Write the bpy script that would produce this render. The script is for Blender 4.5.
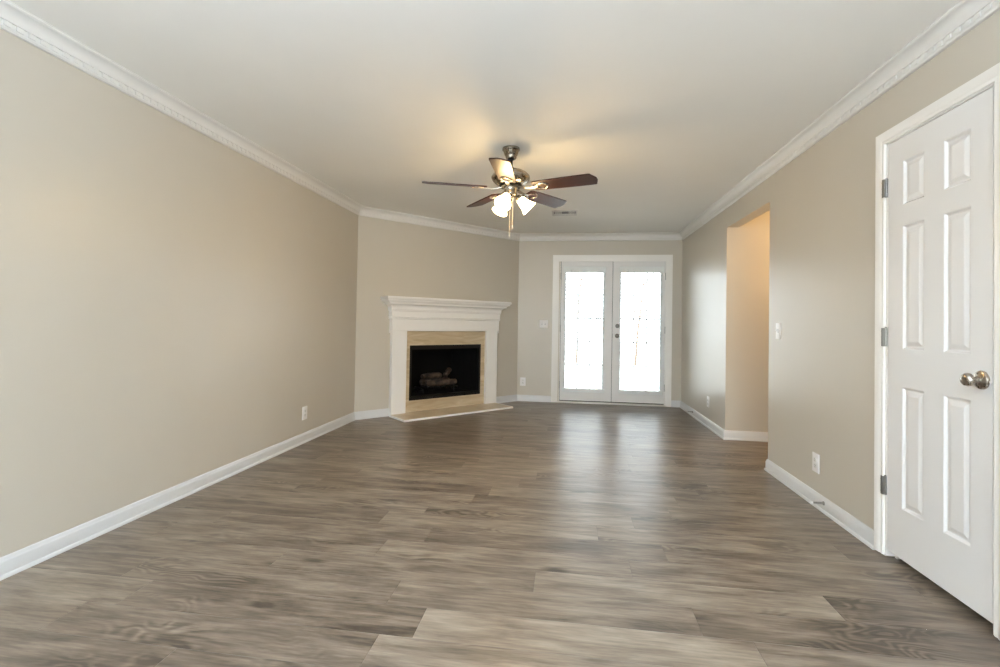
import bpy, bmesh, math, random
from mathutils import Vector, Matrix
random.seed(7)
for o in list(bpy.data.objects):
    bpy.data.objects.remove(o, do_unlink=True)
scene = bpy.context.scene
COL = scene.collection
PI = math.pi

# ------------------------------------------------------------------ camera
XL, XR, YB, H = -2.4063, 1.6025, 7.0629, 2.4536      # room
AX, AY = -2.4063, 5.2456                             # left wall / diagonal corner
BX, BY = -0.7204, 7.0629                             # diagonal / back corner
YD, YE, ZO = 5.1593, 4.1105, 2.1553                  # hall opening
YR = -2.6                                            # rear wall behind the camera
CAMZ = 1.1388
F, YAW, PITCH, ROLL, CY = 480.0, 0.1392, 0.0159, 0.0170, 315.5128

cam_d = bpy.data.cameras.new('camera')
cam = bpy.data.objects.new('camera', cam_d)
COL.objects.link(cam)
cam_d.sensor_fit = 'HORIZONTAL'
cam_d.sensor_width = 36.0
cam_d.lens = 36.0 * F / 1000.0
cam_d.shift_y = -(333.5 - CY) / 1000.0
cam_d.clip_start = 0.02
cam_d.clip_end = 200
cy_, sy_ = math.cos(YAW), math.sin(YAW)
cp_, sp_ = math.cos(PITCH), math.sin(PITCH)
Bm = Matrix(((1, 0, 0), (0, cp_, sp_), (0, -sp_, cp_)))
Am = Matrix(((cy_, sy_, 0), (-sy_, cy_, 0), (0, 0, 1)))
Rw = Bm @ Am                                          # rows: right, forward, up before roll
r0, f0, u0 = Vector(Rw[0]), Vector(Rw[1]), Vector(Rw[2])
cr, sr = math.cos(ROLL), math.sin(ROLL)
right = cr * r0 + sr * u0
up = -sr * r0 + cr * u0
M = Matrix((right, up, -f0)).transposed().to_4x4()
M.translation = Vector((0, 0, CAMZ))
cam.matrix_world = M
scene.camera = cam

# ------------------------------------------------------------------ world and light
scene.view_settings.view_transform = 'Standard'
scene.view_settings.look = 'None'
scene.view_settings.exposure = 0.34
scene.cycles.denoising_prefilter = 'NONE'
scene.view_settings.gamma = 1.0
scene.view_settings.use_curve_mapping = False
world = bpy.data.worlds.new('world')
scene.world = world
world.use_nodes = True
wn = world.node_tree.nodes
wb = wn['Background']
wb.inputs['Color'].default_value = (0.88, 0.94, 1.0, 1)
wb.inputs['Strength'].default_value = 10.0

def add_light(name, kind, loc, rot, power, color, size=None, size_y=None, spread=None, radius=None):
    d = bpy.data.lights.new(name, kind)
    d.energy = power
    d.color = color
    if kind == 'AREA':
        d.shape = 'RECTANGLE'
        d.size = size
        d.size_y = size_y
        if spread: d.spread = spread
    if radius is not None:
        d.shadow_soft_size = radius
    o = bpy.data.objects.new(name, d)
    o.location = loc
    o.rotation_euler = rot
    COL.objects.link(o)
    return o

# daylight through the two rear windows (behind the camera), pointing into the room
add_light('rear_window_daylight', 'AREA', (-1.45, YR + 0.02, 1.35), (PI / 2, 0, 0), 14, (0.90, 0.95, 1.0), 1.5, 1.7)
add_light('rear_window_daylight', 'AREA', (0.65, YR + 0.02, 1.35), (PI / 2, 0, 0), 14, (0.90, 0.95, 1.0), 1.5, 1.7)
# added fill light with no fixture, behind the camera, thrown up at the ceiling
add_light('ceiling_bounce_fill', 'AREA', (-0.4, -0.7, 1.75), (PI, 0, 0), 205, (0.61, 0.775, 1.02), 1.2, 1.2)
# sky through the french doors
po = add_light('french_door_portal', 'AREA', (0.64, YB + 0.16, 1.08), (-PI / 2, 0, 0), 1, (1.0, 1.0, 1.0), 1.45, 1.95)
po.data.cycles.is_portal = True
# ceiling lamp of the side hall, out of view beyond the opening
add_light('hall_lamp', 'POINT', (2.75, 4.58, 2.0), (0, 0, 0), 23, (1.0, 0.67, 0.33), radius=0.10)

# ------------------------------------------------------------------ materials
def newmat(name):
    m = bpy.data.materials.new(name)
    m.use_nodes = True
    nt = m.node_tree
    b = nt.nodes['Principled BSDF']
    return m, nt, b

def N(nt, t, **kw):
    n = nt.nodes.new(t)
    for k, v in kw.items():
        setattr(n, k, v)
    return n

def math_node(nt, op, a, b=None, clamp=False):
    n = nt.nodes.new('ShaderNodeMath')
    n.operation = op
    n.use_clamp = clamp
    for i, v in ((0, a), (1, b)):
        if v is None: continue
        if isinstance(v, (int, float)): n.inputs[i].default_value = v
        else: nt.links.new(v, n.inputs[i])
    return n.outputs[0]

def mix_col(nt, fac, c1, c2, mode='MIX'):
    n = nt.nodes.new('ShaderNodeMix')
    n.data_type = 'RGBA'
    n.blend_type = mode
    for i, v in ((0, fac), (6, c1), (7, c2)):
        if isinstance(v, (int, float)): n.inputs[i].default_value = v
        elif isinstance(v, tuple): n.inputs[i].default_value = v
        else: nt.links.new(v, n.inputs[i])
    return n.outputs[2]

def paint(name, col, rough=0.5, spec=0.5, bump=0.0, scale=250.0, var=0.02):
    m, nt, b = newmat(name)
    tc = N(nt, 'ShaderNodeTexCoord')
    no = N(nt, 'ShaderNodeTexNoise')
    no.inputs['Scale'].default_value = 3.0
    no.inputs['Detail'].default_value = 3.0
    nt.links.new(tc.outputs['Object'], no.inputs['Vector'])
    c1 = tuple(c * (1 - var) for c in col) + (1,)
    c2 = tuple(min(1, c * (1 + var)) for c in col) + (1,)
    nt.links.new(mix_col(nt, no.outputs['Fac'], c1, c2), b.inputs['Base Color'])
    b.inputs['Roughness'].default_value = rough
    b.inputs['Specular IOR Level'].default_value = spec
    if bump > 0:
        n2 = N(nt, 'ShaderNodeTexNoise')
        n2.inputs['Scale'].default_value = scale
        nt.links.new(tc.outputs['Object'], n2.inputs['Vector'])
        bp = N(nt, 'ShaderNodeBump')
        bp.inputs['Strength'].default_value = bump
        bp.inputs['Distance'].default_value = 0.002
        nt.links.new(n2.outputs['Fac'], bp.inputs['Height'])
        nt.links.new(bp.outputs['Normal'], b.inputs['Normal'])
    return m

def metal(name, col, rough=0.3):
    m, nt, b = newmat(name)
    tc = N(nt, 'ShaderNodeTexCoord')
    no = N(nt, 'ShaderNodeTexNoise')
    no.inputs['Scale'].default_value = 60.0
    nt.links.new(tc.outputs['Object'], no.inputs['Vector'])
    nt.links.new(math_node(nt, 'ADD', math_node(nt, 'MULTIPLY', no.outputs['Fac'], 0.12), rough - 0.06), b.inputs['Roughness'])
    b.inputs['Base Color'].default_value = col + (1,)
    b.inputs['Metallic'].default_value = 1.0
    return m

M_WALL = paint('greige_wall_paint', (0.552, 0.503, 0.421), 0.36, 0.5, 0.03, 180)
M_CEIL = paint('ceiling_paint', (0.87, 0.85, 0.80), 0.8, 0.2, 0.05, 120)
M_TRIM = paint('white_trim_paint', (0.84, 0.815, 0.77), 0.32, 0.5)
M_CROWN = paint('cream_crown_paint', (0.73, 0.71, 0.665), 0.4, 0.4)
M_BASE = paint('dimmed_baseboard_trim', (0.645, 0.645, 0.64), 0.34, 0.5)  # trim paint with its colour darkened to offset strong light on the baseboards
M_DOOR = paint('white_door_paint', (0.77, 0.755, 0.735), 0.38, 0.5)
M_PLATE = paint('white_plastic', (0.82, 0.80, 0.78), 0.3, 0.5)
M_SLOT = paint('dark_slot', (0.05, 0.045, 0.04), 0.6, 0.3)
M_GAP = paint('black_gap_shade', (0.008, 0.008, 0.008), 0.8, 0.1)  # black colour that stands in for shade in the door gaps
M_NICKEL = metal('brushed_nickel', (0.44, 0.40, 0.35), 0.28)
M_DNICKEL = metal('antique_nickel', (0.36, 0.32, 0.26), 0.26)
M_STEEL = metal('dark_steel', (0.30, 0.29, 0.27), 0.35)
M_DKNOB = metal('dark_satin_nickel', (0.20, 0.19, 0.175), 0.4)
M_BLACK = paint('black_metal', (0.0035, 0.0035, 0.004), 0.45, 0.3)
M_SOOT = paint('sooty_firebrick', (0.0025, 0.0025, 0.0025), 0.9, 0.2, 0.3, 20, 0.3)
M_RUBBER = paint('white_rubber', (0.70, 0.69, 0.66), 0.6, 0.3)
M_CONC = paint('patio_concrete', (0.55, 0.54, 0.51), 0.9, 0.2, 0.2, 60, 0.1)
M_BARK = paint('tree_bark', (0.13, 0.085, 0.055), 0.95, 0.1, 0.5, 30, 0.3)
M_VENT = paint('vent_enamel', (0.62, 0.60, 0.56), 0.4, 0.5)

def make_marble():
    m, nt, b = newmat('tan_marble')
    tc = N(nt, 'ShaderNodeTexCoord')
    mp = N(nt, 'ShaderNodeMapping')
    mp.inputs['Scale'].default_value = (0.8, 0.8, 5.0)
    nt.links.new(tc.outputs['Object'], mp.inputs['Vector'])
    n1 = N(nt, 'ShaderNodeTexNoise')
    n1.inputs['Scale'].default_value = 3.0
    n1.inputs['Detail'].default_value = 6.0
    n1.inputs['Distortion'].default_value = 1.2
    nt.links.new(mp.outputs[0], n1.inputs['Vector'])
    r = N(nt, 'ShaderNodeValToRGB')
    e = r.color_ramp.elements
    e[0].position, e[0].color = 0.28, (0.42, 0.315, 0.19, 1)
    e[1].position, e[1].color = 0.75, (0.62, 0.51, 0.355, 1)
    k = r.color_ramp.elements.new(0.5); k.color = (0.51, 0.40, 0.26, 1)
    nt.links.new(n1.outputs['Fac'], r.inputs[0])
    nt.links.new(r.outputs[0], b.inputs['Base Color'])
    b.inputs['Roughness'].default_value = 0.28
    return m
M_MARBLE = make_marble()

def make_blade_wood():
    m, nt, b = newmat('mahogany_blade')
    tc = N(nt, 'ShaderNodeTexCoord')
    mp = N(nt, 'ShaderNodeMapping')
    mp.inputs['Scale'].default_value = (2.5, 60, 60)
    nt.links.new(tc.outputs['Object'], mp.inputs['Vector'])
    n1 = N(nt, 'ShaderNodeTexNoise')
    n1.inputs['Scale'].default_value = 1.0
    n1.inputs['Detail'].default_value = 5.0
    nt.links.new(mp.outputs[0], n1.inputs['Vector'])
    nt.links.new(mix_col(nt, n1.outputs['Fac'], (0.016, 0.006, 0.0045, 1), (0.060, 0.019, 0.013, 1)), b.inputs['Base Color'])
    b.inputs['Roughness'].default_value = 0.42
    b.inputs['Specular IOR Level'].default_value = 0.35
    return m
M_BLADE = make_blade_wood()

def make_log():
    m, nt, b = newmat('ceramic_log')
    tc = N(nt, 'ShaderNodeTexCoord')
    n1 = N(nt, 'ShaderNodeTexNoise')
    n1.inputs['Scale'].default_value = 14.0
    n1.inputs['Detail'].default_value = 6.0
    nt.links.new(tc.outputs['Object'], n1.inputs['Vector'])
    r = N(nt, 'ShaderNodeValToRGB')
    e = r.color_ramp.elements
    e[0].position, e[0].color = 0.38, (0.012, 0.009, 0.007, 1)
    e[1].position, e[1].color = 0.68, (0.085, 0.055, 0.038, 1)
    nt.links.new(n1.outputs['Fac'], r.inputs[0])
    nt.links.new(r.outputs[0], b.inputs['Base Color'])
    bp = N(nt, 'ShaderNodeBump')
    bp.inputs['Strength'].default_value = 0.8
    nt.links.new(n1.outputs['Fac'], bp.inputs['Height'])
    nt.links.new(bp.outputs['Normal'], b.inputs['Normal'])
    b.inputs['Roughness'].default_value = 0.9
    return m
M_LOG = make_log()

def make_glass():
    m, nt, b = newmat('window_glass')
    nt.nodes.remove(b)
    out = nt.nodes['Material Output']
    tr = N(nt, 'ShaderNodeBsdfTransparent')
    tr.inputs['Color'].default_value = (0.95, 0.97, 0.96, 1)
    gl = N(nt, 'ShaderNodeBsdfGlossy')
    gl.inputs['Roughness'].default_value = 0.02
    fr = N(nt, 'ShaderNodeFresnel')
    fr.inputs['IOR'].default_value = 1.45
    mx = N(nt, 'ShaderNodeMixShader')
    nt.links.new(fr.outputs[0], mx.inputs[0])
    nt.links.new(tr.outputs[0], mx.inputs[1])
    nt.links.new(gl.outputs[0], mx.inputs[2])
    nt.links.new(mx.outputs[0], out.inputs['Surface'])
    return m
M_GLASS = make_glass()

def make_slat():
    m, nt, b = newmat('white_vinyl_slat')
    out = nt.nodes['Material Output']
    b.inputs['Base Color'].default_value = (0.86, 0.88, 0.88, 1)
    b.inputs['Roughness'].default_value = 0.45
    tl = N(nt, 'ShaderNodeBsdfTranslucent')
    tl.inputs['Color'].default_value = (0.70, 0.73, 0.76, 1)
    mx = N(nt, 'ShaderNodeMixShader')
    mx.inputs[0].default_value = 0.5
    nt.links.new(b.outputs[0], mx.inputs[1])
    nt.links.new(tl.outputs[0], mx.inputs[2])
    nt.links.new(mx.outputs[0], out.inputs['Surface'])
    return m
M_SLAT = make_slat()

def make_shade():
    m, nt, b = newmat('glowing_frosted_glass')
    out = nt.nodes['Material Output']
    b.inputs['Base Color'].default_value = (0.92, 0.90, 0.86, 1)
    b.inputs['Roughness'].default_value = 0.35
    b.inputs['Emission Color'].default_value = (1.0, 0.73, 0.36, 1)
    b.inputs['Emission Strength'].default_value = 16.5
    return m
M_SHADE = make_shade()

def make_floor():
    m, nt, b = newmat('grey_oak_plank')
    at = N(nt, 'ShaderNodeAttribute', attribute_name='plank')
    uv = N(nt, 'ShaderNodeUVMap', uv_map='UVMap')
    sp = N(nt, 'ShaderNodeSeparateXYZ')
    nt.links.new(uv.outputs[0], sp.inputs[0])
    sc = N(nt, 'ShaderNodeSeparateColor')
    nt.links.new(at.outputs['Color'], sc.inputs[0])
    tone, ra, rb = sc.outputs[0], sc.outputs[1], sc.outputs[2]
    u, v = sp.outputs[0], sp.outputs[1]
    uo = math_node(nt, 'ADD', u, math_node(nt, 'MULTIPLY', ra, 37.0))
    vo = math_node(nt, 'ADD', v, math_node(nt, 'MULTIPLY', rb, 23.0))
    def noise(su, sv, detail, rough=0.55, dist=0.0, off=0.0):
        cb = N(nt, 'ShaderNodeCombineXYZ')
        nt.links.new(math_node(nt, 'MULTIPLY', uo, su), cb.inputs[0])
        nt.links.new(math_node(nt, 'MULTIPLY', vo, sv), cb.inputs[1])
        cb.inputs[2].default_value = off
        n = N(nt, 'ShaderNodeTexNoise')
        n.inputs['Scale'].default_value = 1.0
        n.inputs['Detail'].default_value = detail
        n.inputs['Roughness'].default_value = rough
        n.inputs['Distortion'].default_value = dist
        nt.links.new(cb.outputs[0], n.inputs['Vector'])
        return n.outputs['Fac']
    broad = noise(1.7, 9.0, 3.0, 0.5, 0.6)
    smoke = noise(3.0, 15.0, 5.0, 0.6, 0.5, 3.0)
    mid = noise(3.4, 38.0, 3.0, 0.6, 0.1, 5.0)
    fine = noise(7.0, 88.0, 3.0, 0.65, 0.0, 7.0)
    warp = noise(2.4, 5.5, 2.0, 0.5, 0.3, 11.0)
    # cathedral rings: contour lines of the warp field plus the cross position
    ph = math_node(nt, 'ADD', math_node(nt, 'MULTIPLY', warp, 95.0), math_node(nt, 'MULTIPLY', vo, 95.0))
    ring = math_node(nt, 'MULTIPLY', math_node(nt, 'ADD', math_node(nt, 'SINE', ph), 1.0), 0.5)
    mk = N(nt, 'ShaderNodeMapRange'); mk.interpolation_type = 'SMOOTHSTEP'
    mk.inputs['From Min'].default_value = 0.54
    mk.inputs['From Max'].default_value = 0.68
    nt.links.new(noise(1.3, 4.5, 1.0, 0.5, 0.0, 19.0), mk.inputs['Value'])
    ringm = math_node(nt, 'MULTIPLY', ring, mk.outputs[0])
    # knots
    cbk = N(nt, 'ShaderNodeCombineXYZ')
    nt.links.new(math_node(nt, 'MULTIPLY', uo, 1.6), cbk.inputs[0])
    nt.links.new(math_node(nt, 'MULTIPLY', vo, 4.2), cbk.inputs[1])
    vk = N(nt, 'ShaderNodeTexVoronoi')
    vk.inputs['Scale'].default_value = 1.0
    nt.links.new(cbk.outputs[0], vk.inputs['Vector'])
    kr = N(nt, 'ShaderNodeMapRange'); kr.interpolation_type = 'SMOOTHSTEP'
    kr.inputs['From Min'].default_value = 0.02
    kr.inputs['From Max'].default_value = 0.15
    kr.inputs['To Min'].default_value = 1.0
    kr.inputs['To Max'].default_value = 0.0
    nt.links.new(vk.outputs['Distance'], kr.inputs['Value'])
    # combine to a tone value around 0.5
    t = math_node(nt, 'ADD', 0.06, math_node(nt, 'MULTIPLY', tone, 0.36))
    t = math_node(nt, 'ADD', t, math_node(nt, 'MULTIPLY', broad, 0.36))
    t = math_node(nt, 'ADD', t, math_node(nt, 'MULTIPLY', math_node(nt, 'SUBTRACT', smoke, 0.5), 1.0))
    t = math_node(nt, 'ADD', t, math_node(nt, 'MULTIPLY', math_node(nt, 'SUBTRACT', fine, 0.5), 0.55))
    t = math_node(nt, 'ADD', t, math_node(nt, 'MULTIPLY', math_node(nt, 'SUBTRACT', mid, 0.5), 0.52))
    t = math_node(nt, 'SUBTRACT', t, math_node(nt, 'MULTIPLY', ringm, 0.26))
    t = math_node(nt, 'SUBTRACT', t, math_node(nt, 'MULTIPLY', kr.outputs[0], 0.42))
    # seams, from the plank's own UV in metres: u 0..L, v 0..W
    edge = math_node(nt, 'MINIMUM', v, math_node(nt, 'SUBTRACT', 0.183, v))
    edge = math_node(nt, 'MINIMUM', edge, math_node(nt, 'MINIMUM', u, math_node(nt, 'SUBTRACT', 1.22, u)))
    sm = N(nt, 'ShaderNodeMapRange')
    sm.inputs['From Min'].default_value = 0.0
    sm.inputs['From Max'].default_value = 0.0022
    nt.links.new(edge, sm.inputs['Value'])
    r = N(nt, 'ShaderNodeValToRGB')
    e = r.color_ramp.elements
    e[0].position, e[0].color = 0.10, (0.074, 0.055, 0.040, 1)
    e[1].position, e[1].color = 0.90, (0.395, 0.328, 0.252, 1)
    k = r.color_ramp.elements.new(0.34); k.color = (0.158, 0.121, 0.089, 1)
    k = r.color_ramp.elements.new(0.60); k.color = (0.262, 0.211, 0.159, 1)
    nt.links.new(t, r.inputs[0])
    base = mix_col(nt, math_node(nt, 'ADD', 0.72, math_node(nt, 'MULTIPLY', sm.outputs[0], 0.28)), (0.05, 0.04, 0.03, 1), r.outputs[0])
    nt.links.new(base, b.inputs['Base Color'])
    rr = math_node(nt, 'ADD', 0.26, math_node(nt, 'MULTIPLY', fine, 0.16))
    nt.links.new(rr, b.inputs['Roughness'])
    b.inputs['Specular IOR Level'].default_value = 0.48
    hgt = math_node(nt, 'ADD', math_node(nt, 'MULTIPLY', fine, 0.22), math_node(nt, 'MULTIPLY', mid, 0.8))
    hgt = math_node(nt, 'ADD', hgt, math_node(nt, 'MULTIPLY', sm.outputs[0], 0.55))
    bp = N(nt, 'ShaderNodeBump')
    bp.inputs['Strength'].default_value = 0.9
    bp.inputs['Distance'].default_value = 0.0016
    nt.links.new(hgt, bp.inputs['Height'])
    nt.links.new(bp.outputs['Normal'], b.inputs['Normal'])
    return m
M_FLOOR = make_floor()

# ------------------------------------------------------------------ mesh helpers
def box(bm, x0, x1, y0, y1, z0, z1):
    vs = [bm.verts.new((x, y, z)) for z in (z0, z1) for y in (y0, y1) for x in (x0, x1)]
    for q in ((0, 2, 3, 1), (4, 5, 7, 6), (0, 1, 5, 4), (1, 3, 7, 5), (3, 2, 6, 7), (2, 0, 4, 6)):
        bm.faces.new([vs[i] for i in q])
    return vs

def rbox(bm, x0, x1, y0, y1, z0, z1, r=0.002, seg=2):
    b2 = bmesh.new()
    box(b2, x0, x1, y0, y1, z0, z1)
    bmesh.ops.bevel(b2, geom=b2.edges[:], offset=r, segments=seg, profile=0.5, affect='EDGES')
    merge(bm, b2)

def merge(bm, b2, mat=None):
    me = bpy.data.meshes.new('tmp')
    b2.to_mesh(me); b2.free()
    if mat is not None: me.transform(mat)
    bm.from_mesh(me)
    bpy.data.meshes.remove(me)

def lathe(bm, prof, seg=32, mat=None, cap=True):
    """prof: (r, z) bottom to top, revolved about z."""
    b2 = bmesh.new()
    rings = []
    for r, z in prof:
        if r < 1e-6:
            rings.append([b2.verts.new((0, 0, z))])
        else:
            rings.append([b2.verts.new((r * math.cos(2 * PI * i / seg), r * math.sin(2 * PI * i / seg), z)) for i in range(seg)])
    for a, c in zip(rings, rings[1:]):
        if len(a) == 1 and len(c) == 1: continue
        for i in range(seg):
            j = (i + 1) % seg
            if len(a) == 1: b2.faces.new((a[0], c[j], c[i]))
            elif len(c) == 1: b2.faces.new((a[i], a[j], c[0]))
            else: b2.faces.new((a[i], a[j], c[j], c[i]))
    if cap:
        for ring in (rings[0], rings[-1]):
            if len(ring) > 1: b2.faces.new(ring)
    bmesh.ops.recalc_face_normals(b2, faces=b2.faces[:])
    merge(bm, b2, mat)

def tube(bm, pts, r, seg=10):
    """round tube through points; r a number or a list."""
    pts = [Vector(p) for p in pts]
    rs = r if isinstance(r, (list, tuple)) else [r] * len(pts)
    b2 = bmesh.new()
    rings = []
    nrm = None
    for i, p in enumerate(pts):
        d = (pts[min(i + 1, len(pts) - 1)] - pts[max(i - 1, 0)]).normalized()
        if nrm is None:
            nrm = d.orthogonal().normalized()
        nrm = (nrm - d * nrm.dot(d)).normalized()
        bn = d.cross(nrm)
        rings.append([b2.verts.new(p + rs[i] * (math.cos(2 * PI * k / seg) * nrm + math.sin(2 * PI * k / seg) * bn)) for k in range(seg)])
    for a, c in zip(rings, rings[1:]):
        for i in range(seg):
            j = (i + 1) % seg
            b2.faces.new((a[i], a[j], c[j], c[i]))
    b2.faces.new(rings[0]); b2.faces.new(rings[-1])
    bmesh.ops.recalc_face_normals(b2, faces=b2.faces[:])
    merge(bm, b2)

def miters(path):
    P = [Vector(p) for p in path]
    ds = [(b - a).normalized() for a, b in zip(P, P[1:])]
    ns = [Vector((d.y, -d.x)) for d in ds]        # right of travel
    ms = []
    for i in range(len(P)):
        if i == 0: ms.append(ns[0])
        elif i == len(P) - 1: ms.append(ns[-1])
        else: ms.append((ns[i - 1] + ns[i]) / (1 + ns[i - 1].dot(ns[i])))
    return P, ms

def sweep(bm, path, prof, mp, only=None):
    """closed profile (o to the right of travel, h) swept along a mitred 2D path; mp(x, y, h) -> point."""
    P, ms = miters(path)
    idx = range(len(P)) if only is None else (only, only + 1)
    b2 = bmesh.new()
    rings = []
    for i in idx:
        rings.append([b2.verts.new(mp(P[i].x + o * ms[i].x, P[i].y + o * ms[i].y, h)) for o, h in prof])
    n = len(prof)
    for a, c in zip(rings, rings[1:]):
        for k in range(n):
            j = (k + 1) % n
            b2.faces.new((a[k], a[j], c[j], c[k]))
    b2.faces.new(rings[0]); b2.faces.new(rings[-1])
    bmesh.ops.recalc_face_normals(b2, faces=b2.faces[:])
    merge(bm, b2)

def obj(name, bm, mat, parent=None, smooth=None, loc=None, rotz=0.0):
    me = bpy.data.meshes.new(name)
    bm.to_mesh(me); bm.free()
    if mat is not None: me.materials.append(mat)
    if smooth:
        for p in me.polygons: p.use_smooth = True
        try: me.set_sharp_from_angle(angle=math.radians(smooth))
        except Exception: pass
    o = bpy.data.objects.new(name, me)
    COL.objects.link(o)
    if parent is not None: o.parent = parent
    if loc is not None: o.location = loc
    if rotz: o.rotation_euler = (0, 0, rotz)
    return o

def tag(o, label, cat, group=None):
    o['label'] = label; o['category'] = cat
    if group: o['group'] = group
    return o

def thing(name, label, cat, loc=(0, 0, 0), rotz=0.0, group=None):
    o = bpy.data.objects.new(name, None)
    o.empty_display_size = 0.1
    COL.objects.link(o)
    o.location = loc
    o.rotation_euler = (0, 0, rotz)
    return tag(o, label, cat, group)

def struct(name, bm, mat, smooth=None, loc=None, rotz=0.0):
    o = obj(name, bm, mat, None, smooth, loc, rotz)
    o['kind'] = 'structure'
    return o

def struct_empty(name, loc, rotz=0.0):
    o = bpy.data.objects.new(name, None)
    COL.objects.link(o)
    o.location = loc; o.rotation_euler = (0, 0, rotz)
    o['kind'] = 'structure'
    return o

def copy_tree(o, parent=None):
    c = o.copy()
    COL.objects.link(c)
    if parent is not None: c.parent = parent
    for ch in list(o.children): copy_tree(ch, c)
    return c

DIAG = math.atan2(BY - AY, BX - AX)                 # local x runs along the diagonal wall, -y into the room
DL = math.hypot(BX - AX, BY - AY)

# ------------------------------------------------------------------ room shell
HX = 3.6                                             # end of the side hall
# floor: one quad per plank, laid across the room
PW, PL, P0 = 0.183, 1.22, 1.873
offs = {-3: -1.316, -2: -0.66, -1: -0.536, 0: 0.514, 1: -0.126, 2: -0.91, 3: -0.72, 4: -1.04, 5: 0.391, 6: -0.586,
        7: -1.72, 8: -1.54, 9: -1.43, 15: -0.615, 16: -1.613, 17: -0.377}
tones = {(-1, 0): .92, (-1, -1): .26, (-1, 1): .5, (-2, 0): .78, (-2, -1): .45, (-3, 0): .35, (0, 0): .28, (0, -1): .55, (0, -2): .5,
         (1, 0): .82, (1, -1): .48, (1, 1): .3, (1, -2): .5, (2, 0): .74, (2, -1): .42, (2, 1): .40, (2, 2): .62, (3, 0): .30, (3, -1): .46, (3, 1): .6,
         (3, -2): .58, (4, 0): .70, (4, -1): .26, (4, 1): .62, (4, 2): .2, (5, 0): .40, (5, -1): .55, (5, -2): .66,
         (6, 0): .30, (6, -1): .52}
bm = bmesh.new()
uvl = bm.loops.layers.uv.new('UVMap')
cl = bm.loops.layers.float_color.new('plank')
FX0, FX1 = XL - 0.15, HX + 0.1
k = math.floor((YR - 0.2 - P0) / PW)
while P0 + k * PW < YB + 0.16:
    y0, y1 = P0 + k * PW, P0 + (k + 1) * PW
    off = offs.get(k, random.uniform(-1.22, 0))
    n = math.floor((FX0 - off) / PL)
    while off + n * PL < FX1:
        x0 = off + n * PL
        x1 = x0 + PL
        tv = tones.get((k, n), min(1, max(0, random.gauss(0.47, 0.16))))
        rv = (tv, random.random(), random.random(), 1)
        a, c = max(x0, FX0), min(x1, FX1)
        vs = [bm.verts.new(p) for p in ((a, y0, 0), (c, y0, 0), (c, y1, 0), (a, y1, 0))]
        f = bm.faces.new(vs)
        for l, (uu, vv) in zip(f.loops, ((a - x0, 0), (c - x0, 0), (c - x0, PW), (a - x0, PW))):
            l[uvl].uv = (uu, vv)
            l[cl] = rv
        n += 1
    k += 1
struct('floor', bm, M_FLOOR)

bm = bmesh.new(); box(bm, XL - .12, HX + .12, YR - .12, YB + .15, H, H + .1); struct('ceiling', bm, M_CEIL)
bm = bmesh.new(); box(bm, XL - .12, XL, YR - .12, AY + .05, 0, H); struct('wall_left', bm, M_WALL)

# diagonal wall with the firebox hole, local frame
FB0, FB1, FZ0, FZ1 = 0.685, 1.785, 0.160, 0.844
bm = bmesh.new()
box(bm, 0, FB0, 0, .12, 0, H)
box(bm, FB1, DL, 0, .12, 0, H)
box(bm, FB0, FB1, 0, .12, FZ1, H)
box(bm, FB0, FB1, 0, .12, 0, FZ0)
struct('wall_diagonal', bm, M_WALL, None, (AX, AY, 0), DIAG)

# back wall with the french door opening
DX0, DX1, DZ1 = -0.108, 1.386, 2.073
bm = bmesh.new()
box(bm, BX - .1, DX0, YB, YB + .15, 0, H)
box(bm, DX1, XR + .12, YB, YB + .15, 0, H)
box(bm, DX0, DX1, YB, YB + .15, DZ1, H)
struct('wall_back', bm, M_WALL)

# right wall with the hall opening and the recess of the door
DY0, DY1 = 2.0671, 2.669                             # slab edges
bm = bmesh.new()
WT = .115
box(bm, XR, XR + WT, YR - .12, DY0 - .015, 0, H)
box(bm, XR, XR + WT, DY0 - .015, DY1 + .015, 2.092, H)
box(bm, XR + .075, XR + WT, DY0 - .015, DY1 + .015, 0, 2.092)
box(bm, XR, XR + WT, DY1 + .015, YE, 0, H)
box(bm, XR, XR + WT, YE, YD, ZO, H)
box(bm, XR, XR + WT, YD, YB, 0, H)
struct('wall_right', bm, M_WALL)
bm = bmesh.new(); box(bm, XR + WT, HX, YD, YD + .1, 0, H); struct('wall_hall_far', bm, M_WALL)
bm = bmesh.new(); box(bm, XR + WT, HX, YE - .1, YE, 0, H); struct('wall_hall_near', bm, M_WALL)
bm = bmesh.new(); box(bm, HX, HX + .1, YE - .1, YD + .1, 0, H); struct('wall_hall_end', bm, M_WALL)

# rear wall behind the camera with two windows
bm = bmesh.new()
wins = ((-2.25, -0.65), (-0.15, 1.45))
z0w, z1w = 0.45, 2.25
box(bm, XL, XR, YR - .12, YR, 0, z0w)
box(bm, XL, XR, YR - .12, YR, z1w, H)
box(bm, XL, wins[0][0], YR - .12, YR, z0w, z1w)
box(bm, wins[0][1], wins[1][0], YR - .12, YR, z0w, z1w)
box(bm, wins[1][1], XR, YR - .12, YR, z0w, z1w)
struct('wall_rear', bm, M_WALL)
for i, (a, c) in enumerate(wins):
    bm = bmesh.new()
    for q in ((a, a + .05, z0w, z1w), (c - .05, c, z0w, z1w), (a, c, z0w, z0w + .05), (a, c, z1w - .05, z1w), (a, c, 1.33, 1.37)):
        box(bm, q[0], q[1], YR - .09, YR - .05, q[2], q[3])
    w = struct('window_%d' % (i + 1), bm, M_TRIM)
    bm = bmesh.new(); box(bm, a + .05, c - .05, YR - .072, YR - .068, z0w + .05, z1w - .05)
    obj('glass', bm, M_GLASS, w)

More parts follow.
